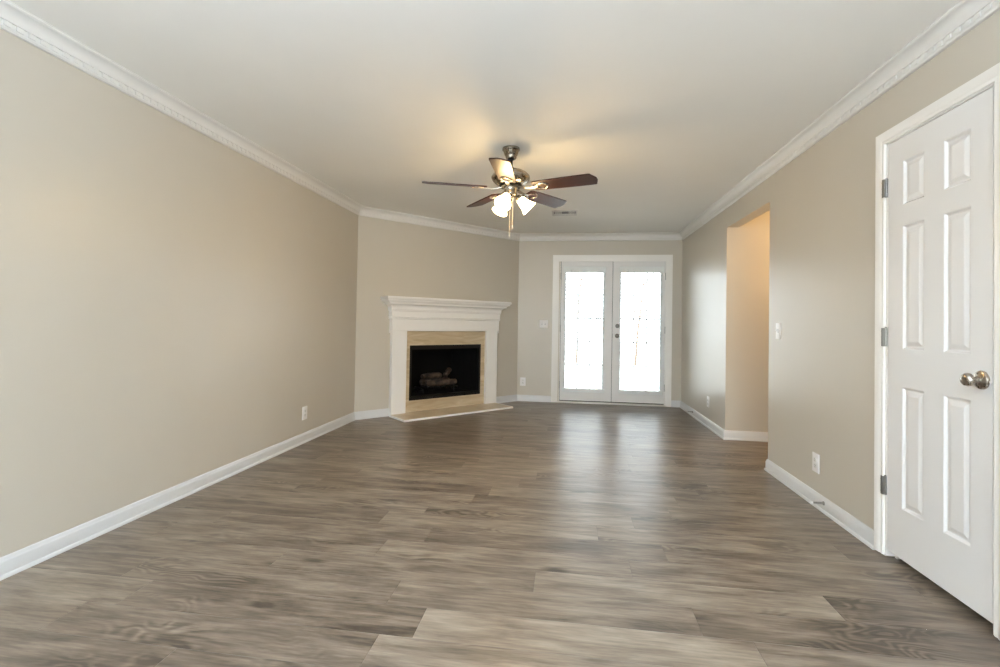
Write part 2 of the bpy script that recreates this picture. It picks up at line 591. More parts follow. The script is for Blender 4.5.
# ------------------------------------------------------------------ crown moulding with dentils
CR = [(0, 0), (.073, 0), (.073, -.009), (.067, -.012)]
for i in range(9):
    t = i / 8 * PI / 2
    CR.append((.065 - .041 * math.sin(t), -.014 - .042 * (1 - math.cos(t))))
CR += [(.024, -.060), (.0155, -.062), (.0155, -.082), (.020, -.084), (.020, -.0905), (.014, -.0973), (0, -.0973)]
CR = [(o, H + h) for o, h in CR]
cpath = [(XL, YR), (AX, AY), (BX, BY), (XR, YB), (XR, YR)]
ident = lambda x, y, h: (x, y, h)
Pc, Mc = miters(cpath)
for i in range(4):
    bm = bmesh.new()
    sweep(bm, cpath, CR, ident, only=i)
    d = (Pc[i + 1] - Pc[i]); L = d.length; d.normalize()
    nr = Vector((d.y, -d.x))
    s = 0.05
    while s < L - 0.05:
        c = Pc[i] + d * s
        b2 = bmesh.new()
        box(b2, -.0145, .0145, -.0005, .0200, H - .0815, H - .0615)
        Mx = Matrix(((d.x, nr.x, 0, c.x), (d.y, nr.y, 0, c.y), (0, 0, 1, 0), (0, 0, 0, 1)))
        bmesh.ops.reverse_faces(b2, faces=b2.faces[:])
        merge(bm, b2, Mx)
        s += 0.0485
    struct('trim_%d' % (i + 1), bm, M_CROWN, 35)

# ------------------------------------------------------------------ baseboards
BBH = .0914
BP = [(0, 0), (.021, 0), (.021, .009), (.0185, .015), (.013, .018), (.013, .068), (.011, .074), (.008, .079), (.0075, .085), (.004, .0905), (0, BBH)]
def dpt(s, o=0.0):
    return (AX + math.cos(DIAG) * s + math.sin(DIAG) * o, AY + math.sin(DIAG) * s - math.cos(DIAG) * o)
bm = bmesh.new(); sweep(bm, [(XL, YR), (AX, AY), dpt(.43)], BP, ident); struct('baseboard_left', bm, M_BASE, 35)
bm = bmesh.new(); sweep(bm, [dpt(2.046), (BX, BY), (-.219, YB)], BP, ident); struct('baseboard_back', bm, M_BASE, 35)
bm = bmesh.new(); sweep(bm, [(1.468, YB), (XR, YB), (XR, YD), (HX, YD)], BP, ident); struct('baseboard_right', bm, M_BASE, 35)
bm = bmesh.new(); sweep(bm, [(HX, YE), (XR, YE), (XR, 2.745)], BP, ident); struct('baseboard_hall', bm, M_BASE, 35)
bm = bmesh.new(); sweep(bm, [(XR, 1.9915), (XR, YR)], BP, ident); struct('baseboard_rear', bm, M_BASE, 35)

# ------------------------------------------------------------------ six-panel door in the right wall
# local frame: x runs towards the camera from the hinge edge, y into the wall, z up
RW = -PI / 2
LW = DY1 - DY0
SZ0, SZ1 = 0.040, 2.076
door = None
bm = bmesh.new()
xs = [0, .106, .247, .361, .502, LW]
zs = [SZ0, .279, .863, 1.046, 1.644, 1.745, 1.960, SZ1]
g = [[bm.verts.new((x, 0, z)) for x in xs] for z in zs]
holes = [(i, j) for j in (1, 3, 5) for i in (1, 3)]
for j in range(len(zs) - 1):
    for i in range(len(xs) - 1):
        if (i, j) in holes: continue
        bm.faces.new((g[j][i], g[j][i + 1], g[j + 1][i + 1], g[j + 1][i]))
TH = .035
bk = [[bm.verts.new((x, TH, z)) for x in (0, LW)] for z in (SZ0, SZ1)]
bm.faces.new((bk[0][0], bk[1][0], bk[1][1], bk[0][1]))
bm.faces.new([g[j][0] for j in range(len(zs))] + [bk[1][0], bk[0][0]])
bm.faces.new([g[j][-1] for j in range(len(zs))][::-1] + [bk[0][1], bk[1][1]])
bm.faces.new(g[0][::-1] + [bk[0][0], bk[0][1]])
bm.faces.new(g[-1] + [bk[1][1], bk[1][0]])
door = struct('door_1', bm, M_DOOR, None, (XR, DY1, 0), RW)
for (i, j) in holes:
    bm = bmesh.new()
    rings = []
    for ins, dep in ((0, 0), (.003, .0015), (.011, .0095), (.019, .0095), (.036, .0030), (.040, .0025)):
        rings.append([bm.verts.new(p) for p in ((xs[i] + ins, dep, zs[j] + ins), (xs[i + 1] - ins, dep, zs[j] + ins), (xs[i + 1] - ins, dep, zs[j + 1] - ins), (xs[i] + ins, dep, zs[j + 1] - ins))])
    for a, c in zip(rings, rings[1:]):
        for q in range(4):
            bm.faces.new((a[q], a[(q + 1) % 4], c[(q + 1) % 4], c[q]))
    bm.faces.new(rings[-1])
    obj('raised_panel', bm, M_DOOR, door)
# knob
KX, KZ = DY1 - 2.1137, .9495
ROT_OUT = Matrix.Rotation(PI / 2, 4, 'X')           # +z -> -y (out of the wall)
bm = bmesh.new()
lathe(bm, [(.0, .024), (.010, .024), (.0115, .032), (.019, .036), (.0245, .043), (.0262, .051), (.0245, .059), (.018, .0655), (.010, .0665), (.0095, .0650), (0, .0650)], 40, Matrix.Translation((KX, 0, KZ)) @ ROT_OUT)
kn = obj('door_knob', bm, M_NICKEL, door, 40)
bm = bmesh.new()
lathe(bm, [(.0, 0), (.0365, 0), (.0365, .004), (.034, .009), (.026, .012), (.013, .014), (.0115, .032), (0, .032)], 40, Matrix.Translation((KX, 0, KZ)) @ ROT_OUT)
obj('knob_rose', bm, M_NICKEL, kn, 40)
# hinges
for hz in (1.857, 1.1008, .3556):
    bm = bmesh.new()
    for q in range(5):
        za = hz - .046 + q * .0186
        lathe(bm, [(0, za), (.0062, za), (.0062, za + .0176), (0, za + .0176)], 14, Matrix.Translation((-.006, -.006, 0)))
    lathe(bm, [(0, hz + .0465), (.0045, hz + .0465), (.005, hz + .050), (0, hz + .053)], 12, Matrix.Translation((-.006, -.006, 0)))
    rbox(bm, -.022, -.006, -.0185, -.0160, hz - .046, hz + .046, .0006, 1)
    box(bm, -.007, -.0055, -.017, -.001, hz - .046, hz + .046)
    for sz in (-.030, 0, .030):
        lathe(bm, [(0, 0), (.0034, 0), (.0028, .0009), (0, .0009)], 10, Matrix.Translation((-.019, -.0185, hz + sz)) @ ROT_OUT)
    obj('hinge', bm, M_STEEL, door, 40)
# jamb and casing
bm = bmesh.new()
box(bm, -.0150, -.0030, 0, .075, .008, 2.092)
box(bm, LW + .003, LW + .0150, 0, .075, 0, 2.092)
box(bm, -.0150, LW + .015, 0, .075, SZ1 + .004, 2.092)
box(bm, -.003, .010, .038, .075, 0, 2.080)           # stop
box(bm, LW - .010, LW + .003, .038, .075, 0, 2.080)
struct('trim_5', bm, M_TRIM, None, (XR, DY1, 0), RW)
CP = [(0, 0), (0, .007), (.004, .011), (.010, .0115), (.018, .0095), (.024, .013), (.040, .016), (.052, .0175), (.058, .0175), (.0585, 0)]
cas = [(-.0165, 0.007), (-.0165, 2.0860), (LW + .0165, 2.0860), (LW + .0165, 0.006)]
bm = bmesh.new()
# outward of the opening is left of this travel, so mirror the offset
sweep(bm, cas, [(-o, h) for o, h in CP], lambda x, z, h: (x, -h, z))
struct('trim_6', bm, M_TRIM, 35, (XR, DY1, 0), RW)

# ------------------------------------------------------------------ french doors
S0, S1, S2, SB, ST = -0.0955, 0.6441, 1.3735, 0.0360, 2.0610
GL = ((-0.022, 0.508), (0.762, 1.306))
GZ0, GZ1 = 0.19, 1.930
leaves = []
for n, (a, c, (g0, g1)) in enumerate(((S0 + .002, S1 - .004, GL[0]), (S1 + .004, S2 - .002, GL[1]))):
    bm = bmesh.new()
    y0, y1 = .002, .046
    box(bm, a, g0, y0, y1, SB, ST)
    box(bm, g1, c, y0, y1, SB, ST)
    box(bm, g0, g1, y0, y1, SB, GZ0)
    box(bm, g0, g1, y0, y1, GZ1, ST)
    d = struct('door_%d' % (n + 2), bm, M_DOOR, None, (0, YB, 0))
    bm = bmesh.new()
    w = .016
    for q in range(1, 3):
        x = g0 + (g1 - g0) * q / 3
        box(bm, x - w / 2, x + w / 2, .012, .036, GZ0, GZ1)
    for q in range(1, 5):
        z = .2165 + .3385 * q
        box(bm, g0, g1, .0125, .0355, z - w / 2, z + w / 2)
    obj('muntin_grid', bm, M_DOOR, d)
    bm = bmesh.new()
    box(bm, g0 - .003, g1 + .003, .023, .026, GZ0 - .003, GZ1 + .003)
    obj('glass', bm, M_GLASS, d)
    hx = a - .004 if n == 0 else c + .004
    for hz in (1.84, 1.08, .26):
        bm = bmesh.new()
        lathe(bm, [(0, hz - .05), (.0065, hz - .05), (.0065, hz + .05), (0, hz + .05)], 12, Matrix.Translation((hx, -.004, 0)))
        obj('hinge', bm, M_STEEL, d, 40)
    if n == 1:
        bm = bmesh.new()
        T = Matrix.Translation((.7128, .002, .9856)) @ ROT_OUT
        lathe(bm, [(0, 0), (.031, 0), (.031, .004), (.024, .008), (.011, .010), (.010, .028), (.020, .036), (.0265, .045), (.026, .054), (.016, .061), (0, .062)], 32, T)
        obj('door_knob', bm, M_DKNOB, d, 40)
        bm = bmesh.new()
        T = Matrix.Translation((.7152, .002, 1.1263)) @ ROT_OUT
        lathe(bm, [(0, 0), (.030, 0), (.030, .006), (.026, .011), (.010, .013), (.009, .016), (0, .016)], 32, T)
        rbox(bm, .7152 - .005, .7152 + .005, -.030, -.012, 1.1263 - .014, 1.1263 + .014, .003, 2)
        obj('deadbolt', bm, M_DKNOB, d, 40)
        bm = bmesh.new()
        box(bm, S1 - .006, S1 + .006, .0005, .003, .955, 1.015)
        obj('strike_plate', bm, M_STEEL, d)
    leaves.append(d)
# jamb, threshold, casing
bm = bmesh.new()
box(bm, DX0, S0 - .004, 0, .15, 0, DZ1)
box(bm, S2 + .004, DX1, 0, .15, 0, DZ1)
box(bm, DX0, DX1, 0, .15, ST + .004, DZ1)
box(bm, S0 - .004, S2 + .004, .067, .085, ST - .012, DZ1)
t7 = struct('trim_7', bm, M_TRIM, None, (0, YB, 0))
bm = bmesh.new()
box(bm, DX0, S0 + .012, .047, .075, 0, ST)
box(bm, S2 - .012, DX1, .047, .075, 0, ST)
box(bm, S0, S2, .047, .075, 0, SB + .02)
box(bm, S1 - .02, S1 + .02, .047, .066, SB, ST)
box(bm, S0, S2, .047, .066, ST - .02, ST + .004)
obj('gap_shade_strip', bm, M_GAP, t7)  # stops behind the leaves, blackened to give the gaps their shade
bm = bmesh.new()
rbox(bm, DX0 - .02, DX1 + .02, -.020, .15, 0, .019, .004, 2)
struct('trim_8', bm, M_TRIM, 40, (0, YB, 0))
CP2 = [(0, 0), (0, .009), (.005, .013), (.012, .0135), (.022, .011), (.030, .014), (.060, .0165), (.080, .0185), (.093, .0185), (.094, 0)]
bm = bmesh.new()
FCX0, FCX1, FCZ = -.1240, 1.3735, 2.0560
sweep(bm, [(-.1243, 0), (-.1243, 2.0553), (1.3735, 2.0553), (1.3735, 0)], [(-o, h) for o, h in CP2], lambda x, z, h: (x, -h, z))
struct('trim_9', bm, M_TRIM, 35, (0, YB, 0))

# blinds, one hung on each leaf
def make_blind(x0, x1, label):
    cx = (x0 + x1) / 2; W = x1 - x0
    t = thing('window_blind', label, 'blind', (cx, YB, 0.150), 0, 'mini blinds on the french doors')
    hw = W / 2
    bm = bmesh.new()
    rbox(bm, -hw, hw, -.046, -.004, 1.738, 1.828, .004, 2)
    obj('headrail', bm, M_SLAT_RAIL, t, 40)
    bm = bmesh.new()
    rbox(bm, -hw + .004, hw - .004, -.036, -.010, .014, .068, .005, 2)
    obj('bottom_rail', bm, M_SLAT_RAIL, t, 40)
    bm = bmesh.new()
    z = .080; tilt = math.radians(-15)
    while z < 1.734:
        pr = []
        for q in range(4):
            s = (q / 3 - .5) * .025
            bow = .0018 * (1 - (2 * q / 3 - 1) ** 2)
            yy = -.023 + s * math.cos(tilt) - bow * math.sin(tilt)
            zz = z + s * math.sin(tilt) + bow * math.cos(tilt)
            pr.append((yy, zz))
        tops = [[bm.verts.new((sx, y, zq + dz)) for sx in (-hw + .004, hw - .004)] for dz in (0, .0004) for y, zq in pr]
        lo, hi = tops[:4], tops[4:]
        for q in range(3):
            bm.faces.new((lo[q][0], lo[q][1], lo[q + 1][1], lo[q + 1][0]))
            bm.faces.new((hi[q][0], hi[q + 1][0], hi[q + 1][1], hi[q][1]))
        bm.faces.new((lo[0][0], hi[0][0], hi[0][1], lo[0][1]))
        bm.faces.new((lo[3][0], lo[3][1], hi[3][1], hi[3][0]))
        z += .0215
    obj('slatting', bm, M_SLAT, t, 60)
    for px in (-hw * .62, 0.0, hw * .62):
        bm = bmesh.new()
        tube(bm, [(px, -.037, 1.757), (px, -.037, .05)], .0008, 6)
        obj('ladder_cord', bm, M_PLATE, t)
    bm = bmesh.new()
    tube(bm, [(-hw + .115, -.052, 1.765), (-hw + .116, -.052, 1.25)], .0042, 8)
    tube(bm, [(-hw + .115, -.045, 1.78), (-hw + .115, -.052, 1.760)], .003, 8)
    obj('wand', bm, M_WAND, t, 40)
    return t
M_SLAT_RAIL = paint('blind_rail', (0.80, 0.82, 0.81), 0.4, 0.5)
M_WAND = paint('clear_wand', (0.62, 0.64, 0.64), 0.15, 0.5)
make_blind(-0.064, 0.545, 'white mini blind with tilt wand hanging on the left French door leaf')
make_blind(0.735, 1.345, 'white mini blind with tilt wand on the right French door leaf, beside the door knob')

# ------------------------------------------------------------------ fireplace on the diagonal wall
fp = thing('fireplace', 'corner fireplace with white mantel, tan marble surround and black firebox', 'fireplace', (AX, AY, 0), DIAG)
PLX = ((.430, .624), (1.850, 2.046))
for (a, c) in PLX:
    bm = bmesh.new()
    rbox(bm, a, c, -.062, 0, .0, 1.03, .002, 1)
    obj('pilaster', bm, M_TRIM, fp)
bm = bmesh.new()
rbox(bm, .624, 1.850, -.062, 0, 1.022, 1.06, .002, 1)
obj('lintel', bm, M_TRIM, fp)
FR0, FR1, FRY = .415, 2.061, -.078
bm = bmesh.new()
rbox(bm, FR0, FR1, FRY, 0, 1.026, 1.275, .002, 1)
rbox(bm, FR0, FR0 + .015, FRY + .002, 0, .998, 1.03, .002, 1)
rbox(bm, FR1 - .015, FR1, FRY + .002, 0, .998, 1.03, .002, 1)
obj('frieze', bm, M_TRIM, fp)
# stepped mantel mouldings returned round the ends
def ret(bm, prof):
    sweep(bm, [(FR1, 0), (FR1, FRY), (FR0, FRY), (FR0, 0)], [(-o, h) for o, h in prof], ident)
bm = bmesh.new()
pr = [(-.02, 1.165)]
for i in range(7):
    t = i / 6 * PI
    pr.append((.010 * math.sin(t), 1.167 + .010 * (1 - math.cos(t)) / 2 * 1.6))
pr.append((.004, 1.184))
for i in range(7):
    t = i / 6 * PI
    pr.append((.004 + .010 * math.sin(t), 1.185 + .006 * (1 - math.cos(t))))
pr += [(.006, 1.199), (.008, 1.262), (.016, 1.268), (.016, 1.276), (-.02, 1.276)]
ret(bm, pr)
obj('bead_moulding', bm, M_TRIM, fp, 35)
bm = bmesh.new()
pr = [(-.02, 1.276), (.014, 1.276), (.020, 1.284)]
for i in range(9):
    t = i / 8 * PI / 2
    pr.append((.020 + .050 * (1 - math.cos(t)), 1.304 + .044 * math.sin(t)))
pr += [(.074, 1.347), (.074, 1.364), (.082, 1.368), (.088, 1.378), (-.02, 1.378)]
ret(bm, pr)
obj('crown_moulding', bm, M_TRIM, fp, 35)
bm = bmesh.new()
pr = [(-.02, 1.378), (.098, 1.378), (.108, 1.386), (.108, 1.398), (.117, 1.402), (.121, 1.412), (.121, 1.426), (.115, 1.436), (-.02, 1.436)]
ret(bm, pr)
box(bm, FR0, FR1, FRY, 0, 1.379, 1.4355)
obj('mantel_shelf', bm, M_TRIM, fp, 35)
bm = bmesh.new()
box(bm, .624, FB0, -.026, .0, .0, 1.022)
box(bm, FB1, 1.852, -.026, .0, .0, 1.022)
box(bm, FB0, FB1, -.026, .0, FZ1, 1.022)
box(bm, FB0, FB1, -.026, .0, .0, FZ0)
obj('marble_surround', bm, M_MARBLE, fp)
bm = bmesh.new()
box(bm, FB0, FB0 + .035, -.022, .02, FZ0, FZ1)
box(bm, FB1 - .035, FB1, -.022, .02, FZ0, FZ1)
box(bm, FB0, FB1, -.022, .02, FZ1 - .055, FZ1)
box(bm, FB0, FB1, -.022, .02, FZ0, FZ0 + .05)
for q in range(2):
    rbox(bm, FB0 + .02, FB1 - .02, -.028, -.020, FZ0 + .016 + q * .020, FZ0 + .026 + q * .020, .002, 1)
obj('firebox_frame', bm, M_BLACK, fp)
bm = bmesh.new()
y0, y1 = .0, .46
a0, a1, c0, c1 = FB0 + .01, FB1 - .01, FB0 + .17, FB1 - .17
zf, zc = FZ0 + .045, FZ1 - .02
pts = [(a0, y0), (c0, y1), (c1, y1), (a1, y0)]
lo = [bm.verts.new((x, y, zf)) for x, y in pts]
hi = [bm.verts.new((x, y, zc)) for x, y in pts]
lo2 = [bm.verts.new((x + dx, y + dy, zf - .02)) for (x, y), (dx, dy) in zip(pts, ((-.02, 0), (-.02, .02), (.02, .02), (.02, 0)))]
hi2 = [bm.verts.new((x + dx, y + dy, zc + .02)) for (x, y), (dx, dy) in zip(pts, ((-.02, 0), (-.02, .02), (.02, .02), (.02, 0)))]
for q in range(3):
    bm.faces.new((lo[q], lo[q + 1], hi[q + 1], hi[q]))
    bm.faces.new((lo2[q], hi2[q], hi2[q + 1], lo2[q + 1]))
bm.faces.new(lo[::-1]); bm.faces.new(hi)
bm.faces.new(lo2); bm.faces.new(hi2[::-1])
obj('firebox', bm, M_SOOT, fp)
# hearth slab in front
he = thing('hearth', 'low tan marble hearth slab with white edge on the floor before the fireplace', 'hearth', (AX, AY, 0), DIAG)
HS0, HS1, HO = .405, 2.030, -.440
bm = bmesh.new()
for (a, c) in ((.644, 1.840),):
    box(bm, HS0 + .012, HS1 - .012, HO + .012, -.064, .0, .0215)
    box(bm, a, c, -.064, -.028, .0, .0215)
obj('marble_slab', bm, M_MARBLE, he)
bm = bmesh.new()
rbox(bm, HS0, HS1, HO, HO + .012, 0, .0225, .002, 1)
rbox(bm, HS0, HS0 + .012, HO + .012, -.064, 0, .0225, .002, 1)
rbox(bm, HS1 - .012, HS1, HO + .012, -.064, 0, .0225, .002, 1)
obj('edge_trim', bm, M_TRIM, he)

# grate and logs inside the firebox
def diag_world(s, y, z):
    return (AX + math.cos(DIAG) * s - math.sin(DIAG) * y, AY + math.sin(DIAG) * s + math.cos(DIAG) * y, z)
gt = thing('fire_grate', 'black iron grate inside the dark firebox, under the logs', 'grate', diag_world(1.22, .20, zf), DIAG)
bm = bmesh.new()
for q in range(7):
    x = -.27 + q * .09
    tube(bm, [(x, -.10, .050), (x, -.095, .072), (x, .11, .072), (x, .115, .050)], .007, 8)
tube(bm, [(-.29, -.06, .066), (.29, -.06, .066)], .007, 8)
tube(bm, [(-.29, .08, .066), (.29, .08, .066)], .007, 8)
obj('grate_bars', bm, M_BLACK, gt, 50)
for sx in (-.24, .24):
    for sy in (-.06, .08):
        bm = bmesh.new()
        tube(bm, [(sx, sy, .066), (sx, sy, 0)], .007, 8)
        obj('leg', bm, M_BLACK, gt, 50)
def log(p0, p1, r, label, seed):
    rnd = random.Random(seed)
    a, c = Vector(p0), Vector(p1)
    mid = (a + c) / 2
    base = diag_world(mid.x, mid.y, mid.z)
    pts, rs = [], []
    for i in range(9):
        t = i / 8
        p = a.lerp(c, t) - mid
        pts.append(p + Vector((0, rnd.uniform(-.006, .006), rnd.uniform(-.005, .005))))
        rs.append(r * (1 + rnd.uniform(-.10, .10)) * (.80 if i in (0, 8) else 1))
    bm = bmesh.new()
    tube(bm, pts, rs, 14)
    o = obj('fire_log', bm, M_LOG, None, 50, base, DIAG)
    return tag(o, label, 'log', 'ceramic logs in the firebox')
gz = zf + .082
log((1.00, .24, gz + .050), (1.46, .27, gz + .050), .046, 'thick ceramic log at the back of the firebox grate, under the others', 1)
log((1.02, .13, gz + .045), (1.48, .14, gz + .045), .045, 'long ceramic log along the front of the firebox grate', 2)
log((.99, .19, gz + .132), (1.28, .21, gz + .135), .040, 'ceramic log lying across the top left of the log pile in the firebox', 3)
log((1.33, .17, gz + .130), (1.46, .25, gz + .205), .034, 'short ceramic log leaning up at the right of the log pile in the firebox', 4)

# ------------------------------------------------------------------ ceiling fan
FX, FY, FZ = -0.4355, 3.5590, 0.0
fan = thing('ceiling_fan', 'five-blade ceiling fan with dark mahogany blades, nickel motor and three glowing glass shades', 'ceiling fan', (FX, FY, H))
def Z(z): return z - H
bm = bmesh.new()
lathe(bm, [(.0, Z(2.372)), (.036, Z(2.372)), (.040, Z(2.378)), (.043, Z(2.392)), (.0445, Z(2.396)), (.0475, Z(2.398)), (.056, Z(2.425)), (.060, Z(2.432)), (.0655, Z(2.436)), (.0665, Z(2.448)), (.064, Z(2.4535)), (0, Z(2.4535))], 48)
obj('canopy', bm, M_DNICKEL, fan, 40)
bm = bmesh.new()
lathe(bm, [(0, Z(2.285)), (.0125, Z(2.285)), (.0125, Z(2.374)), (0, Z(2.374))], 20)
lathe(bm, [(0, Z(2.362)), (.020, Z(2.362)), (.026, Z(2.3725)), (0, Z(2.3725))], 24)
obj('downrod', bm, M_BLACK, fan, 40)
bm = bmesh.new()
lathe(bm, [(0, Z(2.176)), (.085, Z(2.176)), (.108, Z(2.182)), (.128, Z(2.198)), (.139, Z(2.214)), (.1435, Z(2.222)), (.1435, Z(2.238)), (.139, Z(2.246)), (.124, Z(2.262)), (.098, Z(2.277)), (.060, Z(2.286)), (.034, Z(2.290)), (.026, Z(2.300)), (.022, Z(2.310)), (0, Z(2.310))], 56)
mh = obj('motor_housing', bm, M_DNICKEL, fan, 35)
bm = bmesh.new()
lathe(bm, [(.1436, Z(2.224)), (.1452, Z(2.226)), (.1452, Z(2.234)), (.1436, Z(2.236))], 56, None, False)
obj('trim_band', bm, M_NICKEL, mh, 35)
bm = bmesh.new()
lathe(bm, [(0, Z(2.156)), (.075, Z(2.156)), (.082, Z(2.160)), (.082, Z(2.176)), (0, Z(2.176))], 40)
obj('flywheel', bm, M_BLACK, fan, 40)
bm = bmesh.new()
lathe(bm, [(0, Z(2.086)), (.030, Z(2.086)), (.046, Z(2.092)), (.052, Z(2.100)), (.053, Z(2.110)), (.0505, Z(2.114)), (.0505, Z(2.146)), (.053, Z(2.150)), (.053, Z(2.157)), (0, Z(2.157))], 40)
obj('switch_housing', bm, M_DNICKEL, fan, 40)
bm = bmesh.new()
lathe(bm, [(0, Z(2.040)), (.008, Z(2.042)), (.012, Z(2.050)), (.010, Z(2.056)), (.022, Z(2.062)), (.030, Z(2.072)), (.030, Z(2.088)), (0, Z(2.088))], 32)
obj('light_hub', bm, M_DNICKEL, fan, 40)

# blades
def blade_outline():
    L0, L1 = .185, .662
    top = []
    pts = [(L0, .052), (L0 + .012, .060), (.30, .0655), (.46, .0700), (.600, .0715), (.630, .0700), (.656, .034), (.662, .016)]
    up_ = pts[:5] + [(.641, .0690), (.657, .018)]
    dn = [(.654, -.014), (.618, -.0705)] + [(x, -y) for x, y in reversed(pts[:5])]
    return up_ + dn
BLZ = Z(2.150)
for kk in range(5):
    ang = math.radians(-91 + 72 * kk + 1.5)
    bm = bmesh.new()
    ol = blade_outline()
    a = [bm.verts.new((x, y, -.0045)) for x, y in ol]
    c = [bm.verts.new((x, y, .0045)) for x, y in ol]
    n = len(ol)
    bm.faces.new(a[::-1]); bm.faces.new(c)
    for q in range(n):
        bm.faces.new((a[q], a[(q + 1) % n], c[(q + 1) % n], c[q]))
    bl = obj('blade', bm, M_BLADE, fan)
    Rm = Matrix.Rotation(ang, 4, 'Z') @ Matrix.Rotation(math.radians(-12.5), 4, 'X')
    bl.matrix_local = Matrix.Translation((0, 0, BLZ)) @ Rm
    # blade iron: arm from the flywheel, then a forked plate under the blade
    bm = bmesh.new()
    Ri = Matrix.Rotation(math.radians(13.5), 4, 'X')
    for sgn in (-1, 1):
        tube(bm, [(.205, sgn * .004, -.0075), (.225, sgn * .030, -.0075), (.250, sgn * .040, -.0075), (.275, sgn * .034, -.0075), (.292, sgn * .012, -.0075), (.296, 0, -.0075)], .0052, 8)
        lathe(bm, [(0, -.0125), (.0075, -.0115), (.0085, -.0035), (0, -.0035)], 14, Matrix.Translation((.248, sgn * .040, 0)))
    lathe(bm, [(0, -.0125), (.0075, -.0115), (.0085, -.0035), (0, -.0035)], 14, Matrix.Translation((.296, 0, 0)))
    b2 = bmesh.new()
    secs = [(.070, .016, .004), (.100, .014, -.004), (.130, .011, -.010), (.165, .012, -.012), (.200, .014, -.0085), (.215, .012, -.0075)]
    rg = []
    for x, hwid, zc_ in secs:
        rg.append([b2.verts.new((x, -hwid, zc_ - .003)), b2.verts.new((x, hwid, zc_ - .003)), b2.verts.new((x, hwid, zc_ + .003)), b2.verts.new((x, -hwid, zc_ + .003))])
    for p, q in zip(rg, rg[1:]):
        for w in range(4):
            b2.faces.new((p[w], p[(w + 1) % 4], q[(w + 1) % 4], q[w]))
    b2.faces.new(rg[0]); b2.faces.new(rg[-1])
    bmesh.ops.recalc_face_normals(b2, faces=b2.faces[:])
    merge(bm, b2)
    obj('blade_iron', bm, M_NICKEL, bl, 50)

# three lamp shades
bulb_lights = []
for ph in (12, 131, -105):
    a = math.radians(ph)
    tilt = math.radians(46)
    # local: -z is the axis of the shade, neck at the origin
    T = Matrix.Translation((.062 * math.cos(a), .062 * math.sin(a), Z(2.082))) @ Matrix.Rotation(a, 4, 'Z') @ Matrix.Rotation(-tilt, 4, 'Y')
    prof = [(.026, -.006), (.030, -.014), (.034, -.034), (.039, -.058), (.044, -.078), (.051, -.096), (.060, -.112), (.0615, -.116),
            (.0590, -.1155), (.049, -.097), (.042, -.078), (.037, -.058), (.032, -.034), (.028, -.014), (.024, -.006)]
    bm = bmesh.new()
    lathe(bm, prof, 40, T, False)
    sh = obj('lamp_shade', bm, M_SHADE, fan, 50)
    bm = bmesh.new()
    lathe(bm, [(0, .018), (.012, .018), (.022, .008), (.029, -.004), (.031, -.014), (.030, -.016), (.024, -.006), (0, -.004)][::-1], 28, T)
    ax = T @ Vector((0, 0, .012))
    tube(bm, [(.018 * math.cos(a), .018 * math.sin(a), Z(2.080)), (.042 * math.cos(a), .042 * math.sin(a), Z(2.094)), ax], .0075, 10)
    obj('shade_fitter', bm, M_DNICKEL, sh, 40)
    bm = bmesh.new()
    lathe(bm, [(0, -.098), (.012, -.096), (.021, -.088), (.0245, -.074), (.021, -.058), (.013, -.042), (.011, -.012), (0, -.012)], 24, T)
    obj('bulb', bm, M_SHADE, sh, 50)
    bulb_lights.append(T @ Vector((0, 0, -.128)))
for i, p in enumerate(bulb_lights):
    add_light('fan_bulb_light', 'POINT', (FX + p.x, FY + p.y, H + p.z), (0, 0, 0), 7.0, (1.0, 0.67, 0.31), radius=0.05)
# pull chains
M_CHAIN = paint('cream_chain', (0.62, 0.54, 0.44), 0.4, 0.5)
for (cx, cyy, ze) in ((.006, -.056, 1.772), (.026, -.050, 1.838)):
    bm = bmesh.new()
    tube(bm, [(cx * .8, cyy, Z(2.118)), (cx, cyy - .010, Z(2.110)), (cx, cyy - .012, Z(2.09)), (cx, cyy - .012, Z(ze + .02))], .0011, 6)
    ch = obj('pull_chain', bm, M_CHAIN, fan, 50)
    bm = bmesh.new()
    lathe(bm, [(0, Z(ze - .004)), (.0030, Z(ze - .003)), (.0036, Z(ze + .006)), (.0026, Z(ze + .014)), (.0012, Z(ze + .021)), (0, Z(ze + .021))], 12, Matrix.Translation((cx, cyy - .012, 0)))
    obj('chain_fob', bm, M_RUBBER, ch, 50)

# ------------------------------------------------------------------ outlets, switches, door stops, vent
def make_outlet(label, loc, rotz):
    t = thing('wall_outlet', label, 'outlet', loc, rotz, 'duplex wall outlets')
    bm = bmesh.new()
    rbox(bm, -.041, .041, -.0065, 0, -.061, .061, .0028, 2)
    obj('cover_plate', bm, M_PLATE, t, 40)
    for s in (-.0195, .0195):
        bm = bmesh.new()
        b2 = bmesh.new()
        lathe(b2, [(0, 0), (.0172, 0), (.0172, .0085), (.0160, .0092), (0, .0092)], 28, ROT_OUT)
        for v in b2.verts: v.co.z = max(-.0140, min(.0140, v.co.z))
        merge(bm, b2, Matrix.Translation((0, 0, s)))
        r = obj('receptacle', bm, M_RECEPT, t, 40)
        bm = bmesh.new()
        box(bm, -.0075, -.0055, -.0096, -.0085, s - .001, s + .008)
        box(bm, .0055, .0075, -.0096, -.0085, s, s + .007)
        lathe(bm, [(0, 0), (.0026, 0), (.0026, .0096), (0, .0096)], 10, Matrix.Translation((0, 0, s - .007)) @ ROT_OUT)
        obj('slot', bm, M_SLOT, r)
    bm = bmesh.new()
    lathe(bm, [(0, .006), (.0032, .006), (.0026, .0076), (0, .0076)], 12, ROT_OUT)
    obj('screw', bm, M_RECEPT, t, 40)
    return t
M_RECEPT = paint('ivory_plastic', (0.74, 0.72, 0.68), 0.3, 0.5)
def place(t, label, loc, rotz):
    c = copy_tree(t); c.location = loc; c.rotation_euler = (0, 0, rotz); c['label'] = label
    return c
